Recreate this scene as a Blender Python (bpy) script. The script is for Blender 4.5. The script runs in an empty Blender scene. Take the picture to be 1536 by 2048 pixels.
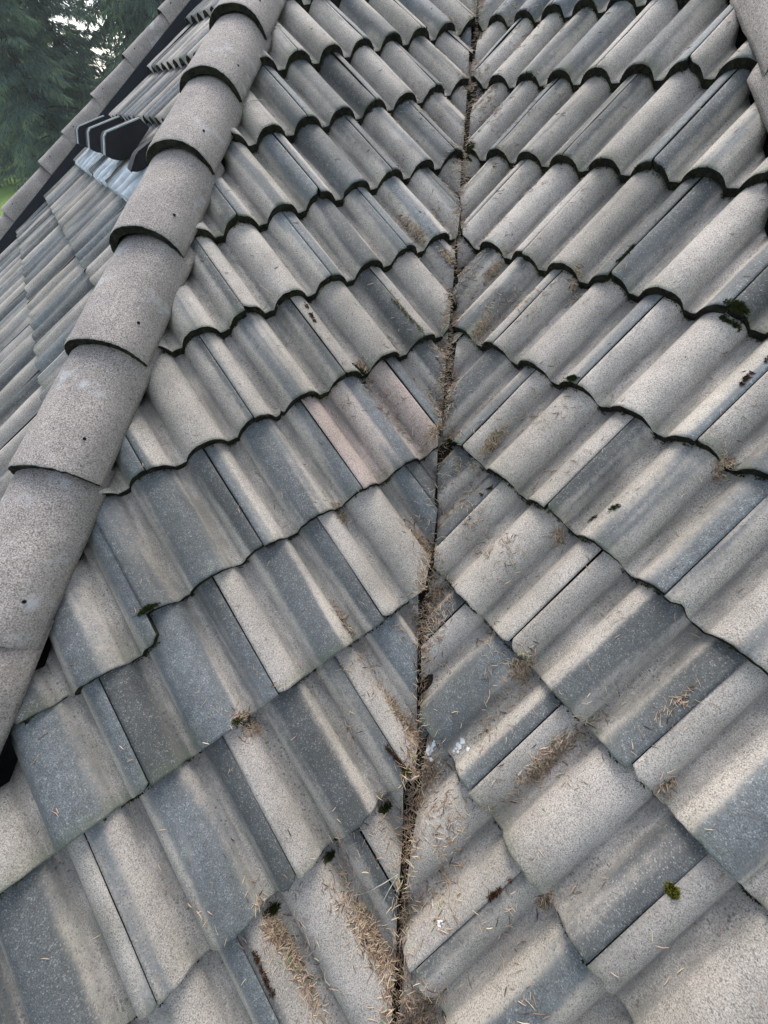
import bpy, bmesh, math, random
import numpy as np
from mathutils import Vector, Matrix, noise
from mathutils.bvhtree import BVHTree
random.seed(7)
S = bpy.context.scene
COL = S.collection

# ------------------------------------------------------------------ camera
CAM_P = Vector((0.04781, -1.19903, 0.64331))
CAM_R = Matrix(((0.97874, -0.06354, 0.19502), (0.17092, 0.77827, -0.60423), (-0.11339, 0.62471, 0.77258)))
FPX = 765.41
cam = bpy.data.objects.new('camera', bpy.data.cameras.new('camera'))
COL.objects.link(cam)
cam.matrix_world = Matrix.Translation(CAM_P) @ CAM_R.to_4x4()
cam.data.sensor_fit = 'VERTICAL'
cam.data.sensor_height = 24
cam.data.lens = FPX / 2048 * 24
cam.data.clip_start = 0.02
cam.data.clip_end = 2000
S.camera = cam

# ------------------------------------------------------------------ light
SUN_EL, SUN_AZ = math.radians(44), math.radians(97)     # azimuth from +x, counter-clockwise
w = bpy.data.worlds.new('World'); S.world = w; w.use_nodes = True
nt = w.node_tree
bg = nt.nodes['Background']
sky = nt.nodes.new('ShaderNodeTexSky'); sky.sky_type = 'NISHITA'; sky.sun_disc = False
sky.sun_elevation = SUN_EL; sky.sun_rotation = math.radians(90) - SUN_AZ
sky.air_density = 1.0; sky.dust_density = 1.0; sky.ozone_density = 1.0
hs = nt.nodes.new('ShaderNodeHueSaturation'); hs.inputs['Saturation'].default_value = .50      # cloud cover
nt.links.new(sky.outputs['Color'], hs.inputs['Color']); nt.links.new(hs.outputs['Color'], bg.inputs['Color'])
bg.inputs['Strength'].default_value = 0.12
sd = bpy.data.lights.new('sun', 'SUN'); sd.energy = 1.5; sd.angle = math.radians(30); sd.color = (1, .94, .87)
so = bpy.data.objects.new('sun', sd); COL.objects.link(so)
sdir = Vector((math.cos(SUN_EL)*math.cos(SUN_AZ), math.cos(SUN_EL)*math.sin(SUN_AZ), math.sin(SUN_EL)))
so.rotation_euler = sdir.to_track_quat('Z', 'Y').to_euler()
S.view_settings.view_transform = 'Standard'; S.view_settings.look = 'None'
S.view_settings.exposure = 1.48; S.view_settings.gamma = 1

# ------------------------------------------------------------------ helpers
def link(name, bm_or_me, mats, parent=None, smooth=True):
    if isinstance(bm_or_me, bmesh.types.BMesh):
        me = bpy.data.meshes.new(name); bm_or_me.to_mesh(me); bm_or_me.free()
    else:
        me = bm_or_me
    if not isinstance(mats, (list, tuple)): mats = [mats]
    if not me.materials:
        for m in mats: me.materials.append(m)
    if smooth:
        me.polygons.foreach_set('use_smooth', [True]*len(me.polygons))
    o = bpy.data.objects.new(name, me); COL.objects.link(o)
    if parent: o.parent = parent
    return o
def tag(o, label=None, cat=None, group=None, kind=None):
    if label: o['label'] = label
    if cat: o['category'] = cat
    if group: o['group'] = group
    if kind: o['kind'] = kind
    return o
def empty(name, label, cat, mat=None, group=None):
    o = bpy.data.objects.new(name, None); COL.objects.link(o); o.empty_display_size = .1
    if mat is not None: o.matrix_world = mat
    return tag(o, label, cat, group)
def pydata(name, v, f):
    me = bpy.data.meshes.new(name); me.from_pydata([tuple(p) for p in v], [], f); me.update(); return me
def box(bm, lo, hi, M=None):
    vs = [bm.verts.new((x, y, z)) for x in (lo[0], hi[0]) for y in (lo[1], hi[1]) for z in (lo[2], hi[2])]
    if M:
        for q in vs: q.co = M @ q.co
    for a in ((0,1,3,2),(4,6,7,5),(0,4,5,1),(2,3,7,6),(0,2,6,4),(1,5,7,3)): bm.faces.new([vs[i] for i in a])
def project(p):
    q = CAM_R.transposed() @ (Vector(p) - CAM_P)
    if q.z > -.05: return None
    return 768 + FPX*q.x/-q.z, 1024 - FPX*q.y/-q.z

# ------------------------------------------------------------------ materials
class N:
    def __init__(s, name):
        s.m = bpy.data.materials.new(name); s.m.use_nodes = True; s.t = s.m.node_tree
        s.b = s.t.nodes['Principled BSDF']
    def new(s, k, **kw):
        n = s.t.nodes.new(k)
        for a, v in kw.items():
            if a.startswith('i_'):
                a = a[2:]; n.inputs[int(a) if a.isdigit() else a].default_value = v
            else: setattr(n, a, v)
        return n
    def l(s, a, b): s.t.links.new(a, b)
    def math(s, op, a, b=None, c=None, clamp=False):
        n = s.new('ShaderNodeMath', operation=op, use_clamp=clamp)
        for i, v in enumerate((a, b, c)):
            if v is None: continue
            if isinstance(v, (int, float)): n.inputs[i].default_value = v
            else: s.l(v, n.inputs[i])
        return n.outputs[0]
    def step(s, v, a, b, lo=0., hi=1.):
        n = s.new('ShaderNodeMapRange', interpolation_type='SMOOTHSTEP')
        s.l(v, n.inputs[0])
        for i, q in ((1, a), (2, b), (3, lo), (4, hi)):
            if isinstance(q, (int, float)): n.inputs[i].default_value = q
            else: s.l(q, n.inputs[i])
        return n.outputs[0]
    def mix(s, f, a, b, mode='MIX'):
        n = s.new('ShaderNodeMix', data_type='RGBA', blend_type=mode)
        for k, v in ((0, f), (6, a), (7, b)):
            if isinstance(v, (int, float)): n.inputs[k].default_value = v
            elif isinstance(v, tuple): n.inputs[k].default_value = (*v, 1) if len(v) == 3 else v
            else: s.l(v, n.inputs[k])
        return n.outputs[2]
    def noise(s, vec, scale, detail=2, rough=.5, dim='3D', dist=0.):
        n = s.new('ShaderNodeTexNoise', noise_dimensions=dim)
        n.inputs['Scale'].default_value = scale; n.inputs['Detail'].default_value = detail
        n.inputs['Roughness'].default_value = rough; n.inputs['Distortion'].default_value = dist
        if vec is not None: s.l(vec, n.inputs['Vector'])
        return n.outputs['Fac']
    def voro(s, vec, scale, out='Color'):
        n = s.new('ShaderNodeTexVoronoi'); n.inputs['Scale'].default_value = scale
        s.l(vec, n.inputs['Vector']); return n.outputs[out]
    def vec(s, x, y, z):
        n = s.new('ShaderNodeCombineXYZ')
        for i, v in enumerate((x, y, z)):
            if isinstance(v, (int, float)): n.inputs[i].default_value = v
            else: s.l(v, n.inputs[i])
        return n.outputs[0]
    def bump(s, h, strength, dist, prev=None):
        n = s.new('ShaderNodeBump'); n.inputs['Strength'].default_value = strength; n.inputs['Distance'].default_value = dist
        s.l(h, n.inputs['Height'])
        if prev: s.l(prev, n.inputs['Normal'])
        return n.outputs[0]
    def out(s, col, rough=.9, spec=.3, normal=None):
        if isinstance(col, tuple): s.b.inputs['Base Color'].default_value = (*col, 1)
        else: s.l(col, s.b.inputs['Base Color'])
        if isinstance(rough, (int, float)): s.b.inputs['Roughness'].default_value = rough
        else: s.l(rough, s.b.inputs['Roughness'])
        s.b.inputs['Specular IOR Level'].default_value = spec
        if normal: s.l(normal, s.b.inputs['Normal'])
        return s.m

def tile_material():
    n = N('concrete_tile')
    tc = n.new('ShaderNodeTexCoord'); oi = n.new('ShaderNodeObjectInfo')
    P = tc.outputs['Object']
    sx = n.new('ShaderNodeSeparateXYZ'); n.l(P, sx.inputs[0]); x, y, z = sx.outputs
    sc = n.new('ShaderNodeSeparateColor'); n.l(oi.outputs['Color'], sc.inputs[0]); r0, r1, r2 = sc.outputs   # pigment of the three rolls
    al = oi.outputs['Alpha']; pink = n.step(al, 1.0, 1.01); seed = n.math('FRACT', n.math('MULTIPLY', al, 7.31))
    alpha = n.math('MULTIPLY_ADD', oi.outputs['Random'], .20, .90)
    seedv = n.math('MULTIPLY', seed, 61.)
    off = n.vec(seedv, n.math('MULTIPLY', seed, 23.), seedv)
    va = n.new('ShaderNodeVectorMath', operation='ADD'); n.l(P, va.inputs[0]); n.l(off, va.inputs[1]); Q = va.outputs[0]
    fine = n.noise(Q, 470, 3, .7)
    mid = n.noise(Q, 60, 3, .6)
    big = n.noise(Q, 9, 3, .55)
    # sprayed pigment: a streak along each roll, its strength set per roll
    d = n.math('ADD', n.math('MULTIPLY', r0, n.step(x, -.062, -.088)), n.math('MULTIPLY', r2, n.step(x, .062, .088)))
    d = n.math('ADD', d, n.math('MULTIPLY', r1, n.math('MULTIPLY', n.step(x, -.088, -.062), n.step(x, .088, .062))))
    st = n.noise(n.vec(n.math('ADD', x, seedv), n.math('MULTIPLY', y, .05), seedv), 24, 2, .5)
    sway = n.noise(n.vec(n.math('MULTIPLY', n.math('ROUND', n.math('DIVIDE', x, .15)), .7), n.math('MULTIPLY', y, .5), seedv), 3, 1, .5)
    dx = n.math('SUBTRACT', x, n.math('MULTIPLY', n.math('ROUND', n.math('DIVIDE', x, .15)), .15))
    dd = n.math('ABSOLUTE', n.math('SUBTRACT', dx, n.math('MULTIPLY_ADD', sway, .09, -.045)))
    m = n.math('MULTIPLY_ADD', dd, -13., n.math('MULTIPLY_ADD', d, 1.34, -.03))
    m = n.math('MULTIPLY_ADD', n.math('SUBTRACT', st, .5), 1.3, m)
    m = n.math('MULTIPLY_ADD', n.math('SUBTRACT', fine, .5), .95, m)
    m = n.math('MULTIPLY_ADD', n.math('SUBTRACT', mid, .5), .30, m)
    m = n.math('MULTIPLY_ADD', n.math('SUBTRACT', big, .5), .16, m)
    band = n.step(m, .24, .56)
    lt = n.mix(n.step(big, .3, .7), (.408, .372, .338), (.322, .297, .274))
    lt = n.mix(n.math('MULTIPLY', pink, .75), lt, (.37, .285, .255))
    tone = n.noise(n.vec(n.math('MULTIPLY', n.math('ROUND', n.math('DIVIDE', x, .15)), 3.3), seedv, n.math('MULTIPLY', y, .4)), 2.7, 0)
    dk = n.mix(n.step(tone, .40, .62), (.118, .136, .151), (.060, .068, .073))
    dk = n.mix(n.step(mid, .3, .7), n.mix(1., dk, (.85, .85, .85), 'MULTIPLY'), n.mix(1., dk, (1.2, 1.2, 1.2), 'MULTIPLY'))
    cream = n.math('MULTIPLY', n.step(m, -.08, .14), n.math('SUBTRACT', 1., band))
    lt = n.mix(n.math('MULTIPLY', n.math('MULTIPLY', cream, n.step(d, .25, .5)), .34), lt, (.56, .51, .44))
    c = n.mix(n.math('MULTIPLY', band, .93), lt, dk)
    c = n.mix(n.step(fine, .33, .67), n.mix(1., c, (.55, .55, .56), 'MULTIPLY'), n.mix(1., c, (1.33, 1.32, 1.29), 'MULTIPLY'))
    # aggregate: pale and black grains
    vc = n.new('ShaderNodeSeparateColor'); n.l(n.voro(Q, 480), vc.inputs[0])
    c = n.mix(n.math('MULTIPLY', n.step(vc.outputs[0], .86, .95), n.math('MULTIPLY', n.math('MULTIPLY_ADD', n.step(mid, .3, .7), .3, .12), n.math('MULTIPLY_ADD', band, -.2, 1.))), c, (.60, .58, .52))
    c = n.mix(n.math('MULTIPLY', n.step(vc.outputs[1], .84, .94), .5), c, (.06, .06, .058))
    # stains that run over several tiles
    gp = n.new('ShaderNodeNewGeometry').outputs['Position']
    w1 = n.noise(gp, 3.2, 4, .6)
    c = n.mix(n.step(w1, .32, .68), n.mix(1., c, (.80, .80, .77), 'MULTIPLY'), n.mix(1., c, (1.08, 1.08, 1.08), 'MULTIPLY'))
    # soil caught in the pans, with black lichen specks
    pan = n.step(z, -.026, -.039)
    sq = n.new('ShaderNodeVectorMath', operation='MULTIPLY'); n.l(Q, sq.inputs[0]); sq.inputs[1].default_value = (1, .22, 1)
    soil = n.math('MULTIPLY', pan, n.step(n.noise(sq.outputs[0], 30, 4, .65), .32, .66))
    c = n.mix(n.math('MULTIPLY', soil, .66), c, (.135, .128, .112))
    vd = n.voro(Q, 135, 'Distance')
    vs = n.new('ShaderNodeSeparateColor'); n.l(n.voro(Q, 135), vs.inputs[0])
    spot = n.math('MULTIPLY', n.step(vd, .42, .25), n.step(vs.outputs[2], .72, .80))
    c = n.mix(n.math('MULTIPLY', n.math('MULTIPLY', spot, n.math('MULTIPLY_ADD', pan, .60, .02)), n.step(big, .35, .6)), c, (.045, .045, .04))
    # green film near the lower edge and in patches
    alg = n.math('MULTIPLY', n.step(n.math('MULTIPLY_ADD', n.math('SUBTRACT', mid, .5), .08, y), .045, 0.), n.step(big, .42, .6))
    c = n.mix(n.math('MULTIPLY', alg, .35), c, (.10, .115, .06))
    lich = n.math('MULTIPLY', n.step(n.noise(Q, 13, 4, .65), .60, .72), n.step(fine, .42, .6))
    c = n.mix(n.math('MULTIPLY', lich, .30), c, (.42, .44, .34))
    bc = n.new('ShaderNodeBrightContrast'); 
    c = n.mix(1., c, n.vec(alpha, alpha, alpha), 'MULTIPLY')
    b1 = n.bump(fine, .55, .0016)
    b2 = n.bump(n.math('ADD', mid, n.math('MULTIPLY', vc.outputs[0], .25)), .4, .002, b1)
    return n.out(c, n.math('MULTIPLY_ADD', band, -.12, .86), .35, b2)
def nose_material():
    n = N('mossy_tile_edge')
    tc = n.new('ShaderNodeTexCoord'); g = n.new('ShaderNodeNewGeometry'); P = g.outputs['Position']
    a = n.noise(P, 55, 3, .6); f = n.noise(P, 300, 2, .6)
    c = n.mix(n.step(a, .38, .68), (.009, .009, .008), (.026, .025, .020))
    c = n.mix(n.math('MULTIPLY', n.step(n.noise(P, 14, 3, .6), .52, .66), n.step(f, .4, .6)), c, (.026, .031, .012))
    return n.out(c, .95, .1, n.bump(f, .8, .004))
def hip_material():
    n = N('hip_tile_concrete')
    tc = n.new('ShaderNodeTexCoord'); oi = n.new('ShaderNodeObjectInfo'); P0 = tc.outputs['Object']
    va = n.new('ShaderNodeVectorMath', operation='MULTIPLY_ADD'); n.l(oi.outputs['Random'], va.inputs[0])
    va.inputs[1].default_value = (41, 17, 29); n.l(P0, va.inputs[2]); P = va.outputs[0]
    fine = n.noise(P, 340, 2, .7); mid = n.noise(P, 45, 3, .6); big = n.noise(P, 7, 3, .6)
    c = n.mix(n.step(big, .32, .66), (.375, .336, .314), (.282, .256, .242))
    c = n.mix(n.step(fine, .36, .64), n.mix(1., c, (.52, .51, .50), 'MULTIPLY'), n.mix(1., c, (1.26, 1.25, 1.23), 'MULTIPLY'))
    vc = n.new('ShaderNodeSeparateColor'); n.l(n.voro(P, 430), vc.inputs[0])
    c = n.mix(n.math('MULTIPLY', n.step(vc.outputs[0], .84, .93), n.math('MULTIPLY', n.step(mid, .3, .7), .55)), c, (.60, .57, .52))
    c = n.mix(n.math('MULTIPLY', n.step(vc.outputs[1], .86, .93), .6), c, (.06, .058, .055))
    c = n.mix(n.math('MULTIPLY', n.step(n.noise(P, 11, 4, .6), .58, .74), .45), c, (.52, .55, .58))
    sx = n.new('ShaderNodeSeparateXYZ'); n.l(P0, sx.inputs[0])
    # darker mottled band along the right hand bottom edge
    edge_dk = n.math('MULTIPLY', n.step(n.math('MULTIPLY_ADD', n.math('SUBTRACT', mid, .5), .06, sx.outputs[0]), .07, .13), .6)
    c = n.mix(n.math('MULTIPLY', edge_dk, n.step(fine, .3, .7)), c, (.10, .095, .082))
    c = n.mix(n.math('MULTIPLY', n.step(n.noise(P, 26, 4, .6), .60, .72), .4), c, (.20, .20, .13))
    return n.out(c, .88, .3, n.bump(mid, .4, .003, n.bump(fine, .8, .003)))
def plain(name, c, c2=None, scale=20, rough=.8, spec=.3, metal=0., bump=0., bscale=None, bdist=.002):
    n = N(name); g = n.new('ShaderNodeNewGeometry')
    f = n.noise(g.outputs['Position'], scale, 4, .6)
    col = n.mix(n.step(f, .3, .7), c, c2 or tuple(q*.75 for q in c))
    n.b.inputs['Metallic'].default_value = metal
    b = n.bump(n.noise(g.outputs['Position'], bscale or scale*4, 3, .6), bump, bdist) if bump else None
    return n.out(col, rough, spec, b)
M_TILE, M_NOSE, M_HIP = tile_material(), nose_material(), hip_material()
M_DECK = plain('roofing_felt', (.012, .012, .013), (.03, .028, .026), 12, .95, .1)
M_BOARD = plain('near_black_board', (.012, .014, .022), (.018, .02, .03), 9, .7, .3)
M_WALL = plain('wall_render', (.42, .39, .34), (.36, .33, .29), 3, .9)
M_LEAD = plain('weathered_valley_metal', (.05, .048, .045), (.10, .095, .09), 18, .6, .4)
M_FLASH = plain('pale_metal_flashing', (.74, .79, .82), (.55, .62, .67), 26, .35, .5, .1, .25, 60, .004)
M_HOOD = plain('charcoal_plastic', (.013, .012, .015), (.020, .019, .023), 14, .7, .2, 0, .1, 90)
M_LIT_RIM = plain('painted_lit_rim', (.36, .40, .42), (.26, .29, .31), 30, .5, .4)  # pale colour stands in for light on the hood edges
M_HOLE = plain('nail_hole_dark', (.008, .007, .006), rough=.9, spec=.1)
M_MOSS = [plain('moss_green', (.045, .058, .014), (.024, .034, .009), 120, .95, .1),
          plain('moss_dark', (.013, .014, .008), (.026, .025, .014), 120, .95, .1),
          plain('moss_rust', (.085, .035, .014), (.05, .024, .012), 120, .95, .1),
          plain('moss_yellow', (.16, .15, .02), (.10, .10, .015), 120, .95, .1)]
M_NEED = [plain('needle_tan', (.46, .345, .255), (.35, .25, .18), 60, .7),
          plain('needle_brown', (.22, .145, .10), (.16, .105, .07), 60, .7),
          plain('needle_dark', (.07, .042, .028), (.04, .026, .02), 60, .8),
          plain('needle_straw', (.60, .50, .36), (.50, .41, .28), 60, .65),
          plain('needle_green', (.26, .34, .15), (.20, .26, .12), 60, .65)]
M_DIRT = plain('needle_mould', (.045, .030, .020), (.022, .016, .011), 90, .95, .1, 0, .8, 200, .006)
M_DROP = plain('bird_lime', (.72, .74, .74), (.58, .60, .60), 90, .8, .3)
M_TWIG = plain('lichened_twig', (.42, .42, .37), (.25, .24, .20), 90, .9)
M_BARK = plain('conifer_bark', (.06, .045, .035), (.03, .024, .02), 8, .95, .1)
M_LEAF = [plain('conifer_dark', (.082, .135, .130), (.115, .175, .155), 1.2, .7, .25),
          plain('conifer_mid', (.12, .185, .150), (.155, .225, .17), 1.2, .7, .25),
          plain('conifer_tip', (.17, .24, .15), (.22, .30, .17), 1.2, .7, .25)]
for q in M_LEAF:
    t = q.node_tree; b = t.nodes['Principled BSDF']; tr = t.nodes.new('ShaderNodeBsdfTranslucent'); mx = t.nodes.new('ShaderNodeMixShader')
    t.links.new(b.inputs['Base Color'].links[0].from_socket, tr.inputs['Color']); mx.inputs[0].default_value = .45
    t.links.new(b.outputs[0], mx.inputs[1]); t.links.new(tr.outputs[0], mx.inputs[2]); t.links.new(mx.outputs[0], t.nodes['Material Output'].inputs['Surface'])
M_LAWN = plain('lawn_grass', (.15, .24, .05), (.19, .29, .07), .35, .9, .15, 0, .5, 20, .05)

# ------------------------------------------------------------------ roof geometry
R2 = math.sqrt(.5)
PITCH = math.radians(29.394); K = math.tan(PITCH)*R2
cp, sp = math.cos(PITCH), math.sin(PITCH)
P3 = math.radians(25.5); G3 = math.tan(P3)*R2
c3, s3 = math.cos(P3), math.sin(P3)
SL = {  # slope: origin, course direction, up-slope direction
    'left':  (Vector((0,0,0)), Vector((R2, R2, 0)),  Vector((-R2*cp, R2*cp, sp))),
    'right': (Vector((0,0,0)), Vector((R2, -R2, 0)), Vector((R2*cp, R2*cp, sp))),
    'far':   (Vector((-.93, 0, .30)), Vector((R2, -R2, 0)), Vector((R2*c3, R2*c3, s3)))}
XV_L, XV_R = -.029, -.017         # valley cut lines (plan x)
XH_L, XH_R = -.845, .752           # where the tiles stop under the hips
HALF = .15
TH = .024

def prof(s):
    """height of the tile surface across a tile, crest = 0 at s = -.15, 0, .15"""
    d = abs((s + .075) % .15 - .075)           # distance to the nearest crest
    r = .0580
    z = .043*(max(0, 1 - (d/r)**2.5))**.66 if d < r else 0
    return z - .043
def tile_bmesh(seed=0, length=.46):
    rnd = random.Random(seed)
    bm = bmesh.new()
    ns = 41
    ss = [-HALF + .0012 + i*(2*HALF - .0024)/(ns-1) for i in range(ns)]
    ts = [0, .0025, .007, .024, .05, .10, .15, .20, .25, .30, .34, length]
    o = Vector((seed*3.1, seed*1.7, 0))
    chips = [(rnd.choice((-HALF, HALF, rnd.uniform(-.13, .13))), rnd.uniform(.003, .011), rnd.uniform(.006, .018)) for _ in range(rnd.choice((0, 1, 1, 2, 3)))]
    bend = [rnd.uniform(-.0012, .0012) for _ in range(3)]
    top, bot = [], []
    for j, t in enumerate(ts):
        ra, rb = [], []
        for i, s in enumerate(ss):
            z = prof(s) + .0022*noise.noise(Vector((s*11, t*7, 0)) + o) + bend[0]*(t/.3) + bend[1]*s/.15
            if j == 0: z -= .0035
            elif j == 1: z -= .0010
            tt = t
            if j < 3: tt += .0034*noise.noise(Vector((s*55, 3, 7)) + o) + sum(dp*max(0, 1 - abs(s - cs)/cw)**.7 for cs, dp, cw in chips)*(1, 1, .9)[j]
            ra.append(bm.verts.new((s, tt, z + .04 - .04)))
            th = TH + (.003*noise.noise(Vector((s*40, 9, 2)) + o) if j == 0 else 0)
            rb.append(bm.verts.new((s, tt + (.0015 if j == 0 else 0), z - th)))
        top.append(ra); bot.append(rb)
    for j in range(len(ts)-1):
        for i in range(ns-1):
            f = bm.faces.new((top[j][i], top[j][i+1], top[j+1][i+1], top[j+1][i]))
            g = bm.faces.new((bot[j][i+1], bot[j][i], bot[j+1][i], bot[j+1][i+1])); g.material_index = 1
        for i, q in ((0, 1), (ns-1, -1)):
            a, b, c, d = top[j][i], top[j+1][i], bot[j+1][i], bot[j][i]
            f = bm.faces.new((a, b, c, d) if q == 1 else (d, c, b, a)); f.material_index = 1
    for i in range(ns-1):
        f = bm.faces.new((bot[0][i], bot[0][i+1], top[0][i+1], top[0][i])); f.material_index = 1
        bm.faces.new((top[-1][i], top[-1][i+1], bot[-1][i+1], bot[-1][i]))
    # interlocking lip that runs under the neighbouring tile
    la, lb = [], []
    for j, t in enumerate(ts[3:] and [.07] + ts[5:]):
        ra, rb = [], []
        for i in range(4):
            s = HALF - .004 + i*.007; z = prof(s) - .0085
            ra.append(bm.verts.new((s, t, z))); rb.append(bm.verts.new((s, t, z - .006)))
        la.append(ra); lb.append(rb)
    for j in range(len(la)-1):
        for i in range(3):
            bm.faces.new((la[j][i], la[j][i+1], la[j+1][i+1], la[j+1][i])).material_index = 1
            bm.faces.new((lb[j][i+1], lb[j][i], lb[j+1][i], lb[j+1][i+1])).material_index = 1
        bm.faces.new((la[j][3], lb[j][3], lb[j+1][3], la[j+1][3])).material_index = 1
        bm.faces.new((la[j][0], la[j+1][0], lb[j+1][0], lb[j][0])).material_index = 1
    for i in range(3):
        bm.faces.new((lb[0][i], lb[0][i+1], la[0][i+1], la[0][i])).material_index = 1
        bm.faces.new((lb[-1][i], la[-1][i], la[-1][i+1], lb[-1][i+1])).material_index = 1
    bm.normal_update()
    return bm
def split_sharp(me):
    """flat-shade the sawn and nose faces, smooth the rest"""
    me.polygons.foreach_set('use_smooth', [p.material_index == 0 for p in me.polygons])
WHOLE = []
for k in range(9):
    b = tile_bmesh(k); me = bpy.data.meshes.new('roof_tile'); b.to_mesh(me); b.free()
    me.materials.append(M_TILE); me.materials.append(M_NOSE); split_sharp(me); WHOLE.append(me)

def frame(slope, u, v, tilt=TH + .003, gauge=.32, rz=0.):
    """matrix of a tile whose nose middle sits at course distance u and down-slope distance v"""
    O, c, up = SL[slope]
    n = c.cross(up)
    p = O + c*u - up*v
    M = Matrix((c, up, n)).transposed().to_4x4(); M.translation = p
    a = math.atan2(tilt, gauge)
    return M @ Matrix.Rotation(-a, 4, 'X') @ Matrix.Rotation(rz, 4, 'Z')

# courses: index -> distance down the slope of the nose line, shift along the course
G0 = .31543
def rowsL():
    dv = {1:-.005, 2:-.010, 3:-.007, 4:-.010, 5:-.006, 6:.002, 7:.006, 8:.030, 9:.035, 10:.035}
    du = {1:-.005, 2:-.002, 3:.005, 4:.002, 5:.001, 6:-.003, 7:.002, 8:.002}
    for n in range(-2, 11): yield n, (n - 5.22500)*G0 + dv.get(n, -.004), du.get(n, 0)
def rowsR():
    dv = {-5:-.007, -4:.006, -3:.034, -2:.015, -1:.003, 0:-.007, 1:-.031, 2:-.012, 3:-.015}
    du = {-5:-.002, -4:-.005, -3:-.012, -2:-.011, -1:-.001, 0:.005, 1:.010, 2:.016, 3:.016}
    for n in range(-8, 4): yield n, (n + 1.76601)*G0 + dv.get(n, 0), du.get(n, 0)
def rowsF():
    for n, v in enumerate((-1.80, -1.38, -.958, -.528, -.118, .227, .563, .90, 1.235)): yield n, v, 0.

TILES = []       # (slope, row, u, object)
def clip(M, cuts, seed):
    bm = tile_bmesh(seed % 40 + 20)
    Mi = M.inverted()
    for (p, nrm) in cuts:
        co = Mi @ Vector(p); no = (M.to_3x3().transposed() @ Vector(nrm)).normalized()
        r = bmesh.ops.bisect_plane(bm, geom=bm.verts[:] + bm.edges[:] + bm.faces[:], dist=1e-6, plane_co=co, plane_no=no, clear_outer=True)
        ed = [e for e in r['geom_cut'] if isinstance(e, bmesh.types.BMEdge) and e.is_valid and len(e.link_faces) == 1]
        if ed:
            f = bmesh.ops.holes_fill(bm, edges=ed, sides=0)
            for q in f['faces']: q.material_index = 1
    return bm
def area_left(M, cuts, gauge=.32):
    k = 0; n = 0; pts = []
    for i in range(13):
        for j in range(13):
            p = M @ Vector((-HALF + i*.3/12, gauge*j/12, -.02)); n += 1
            if all((p - Vector(a)).dot(Vector(b)) < 0 for a, b in cuts):
                k += 1; pts.append(p)
    return k/n, pts
def inframe(pts, m=0):
    for p in pts:
        q = project(p)
        if q and -m < q[0] < 1536 + m and -m < q[1] < 2048 + m: return True
    return False
VERT = {'left': [((XV_L, 0, 0), (1, 0, 0)), ((XH_L, 0, 0), (-1, 0, 0))],
        'right': [((XV_R, 0, 0), (-1, 0, 0)), ((XH_R, 0, 0), (1, 0, 0))],
        'far': [((-.985, 0, 0), (1, 0, 0)), (SL['far'][0] - SL['far'][1]*2.96, -SL['far'][1])]}
rng = random.Random(11)
for slope, rows, u0 in (('left', rowsL, -9.47324), ('right', rowsR, 4.79257), ('far', rowsF, None)):
    for n, v, du in rows():
        for k in range(-16, 17):
            if slope == 'far':
                u = -(.568 + .288*(k + (.5 if n % 2 == 0 else 0)) - .144)
                wscale = .288/.30
            else:
                seam = 2*k + (n % 2)
                u = (seam + 1 + u0)*.15 + du; wscale = 1
            dv = rng.uniform(-.004, .004); rz = rng.uniform(-.009, .009); tl = rng.uniform(-.002, .003)
            if slope == 'left' and n == 6 and seam == 0: dv, rz = .062, -.02        # the tile that slid down
            gauge = .32 if slope != 'far' else .36
            M = frame(slope, u, v + dv, TH + .004 + tl, gauge, rz)
            if wscale != 1: M = M @ Matrix.Diagonal((wscale, 1, 1, 1))
            a, pts = area_left(M, VERT[slope], gauge)
            if a < .012 or not inframe(pts, 260 if slope != 'far' else 620): continue
            corners = [M @ Vector((s, t, 0)) for s in (-.16, .18) for t in (0, .46)]
            cj = Vector((rng.uniform(-.010, .008), 0, 0)); ca = rng.uniform(-.09, .09)
            hit = [(Vector((c[0][0], M.translation.y, 0)) + cj if slope != 'far' else Vector(c[0]), (c[1][0], c[1][1] + (ca if slope != 'far' else 0), c[1][2])) for c in VERT[slope] if any((q - Vector(c[0])).dot(Vector(c[1])) > -.05 for q in corners)]
            seed = rng.randrange(1000)
            if hit:
                bm = clip(M, hit, seed)
                me = bpy.data.meshes.new('roof_tile'); bm.to_mesh(me); bm.free()
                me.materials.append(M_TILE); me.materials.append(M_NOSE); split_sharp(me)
            else: me = WHOLE[seed % 9]
            o = bpy.data.objects.new('roof_tile', me); COL.objects.link(o); o.matrix_world = M
            o['kind'] = 'thing'
            o.color = (*[min(1, max(0, rng.gauss(.46 if slope != 'far' else .60, .32))) for _ in range(3)], rng.uniform(.02, .98))
            TILES.append(dict(s=slope, n=n, u=u, v=v, o=o, cut=bool(hit), vis=inframe(pts), hit=hit, a=a))

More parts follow.
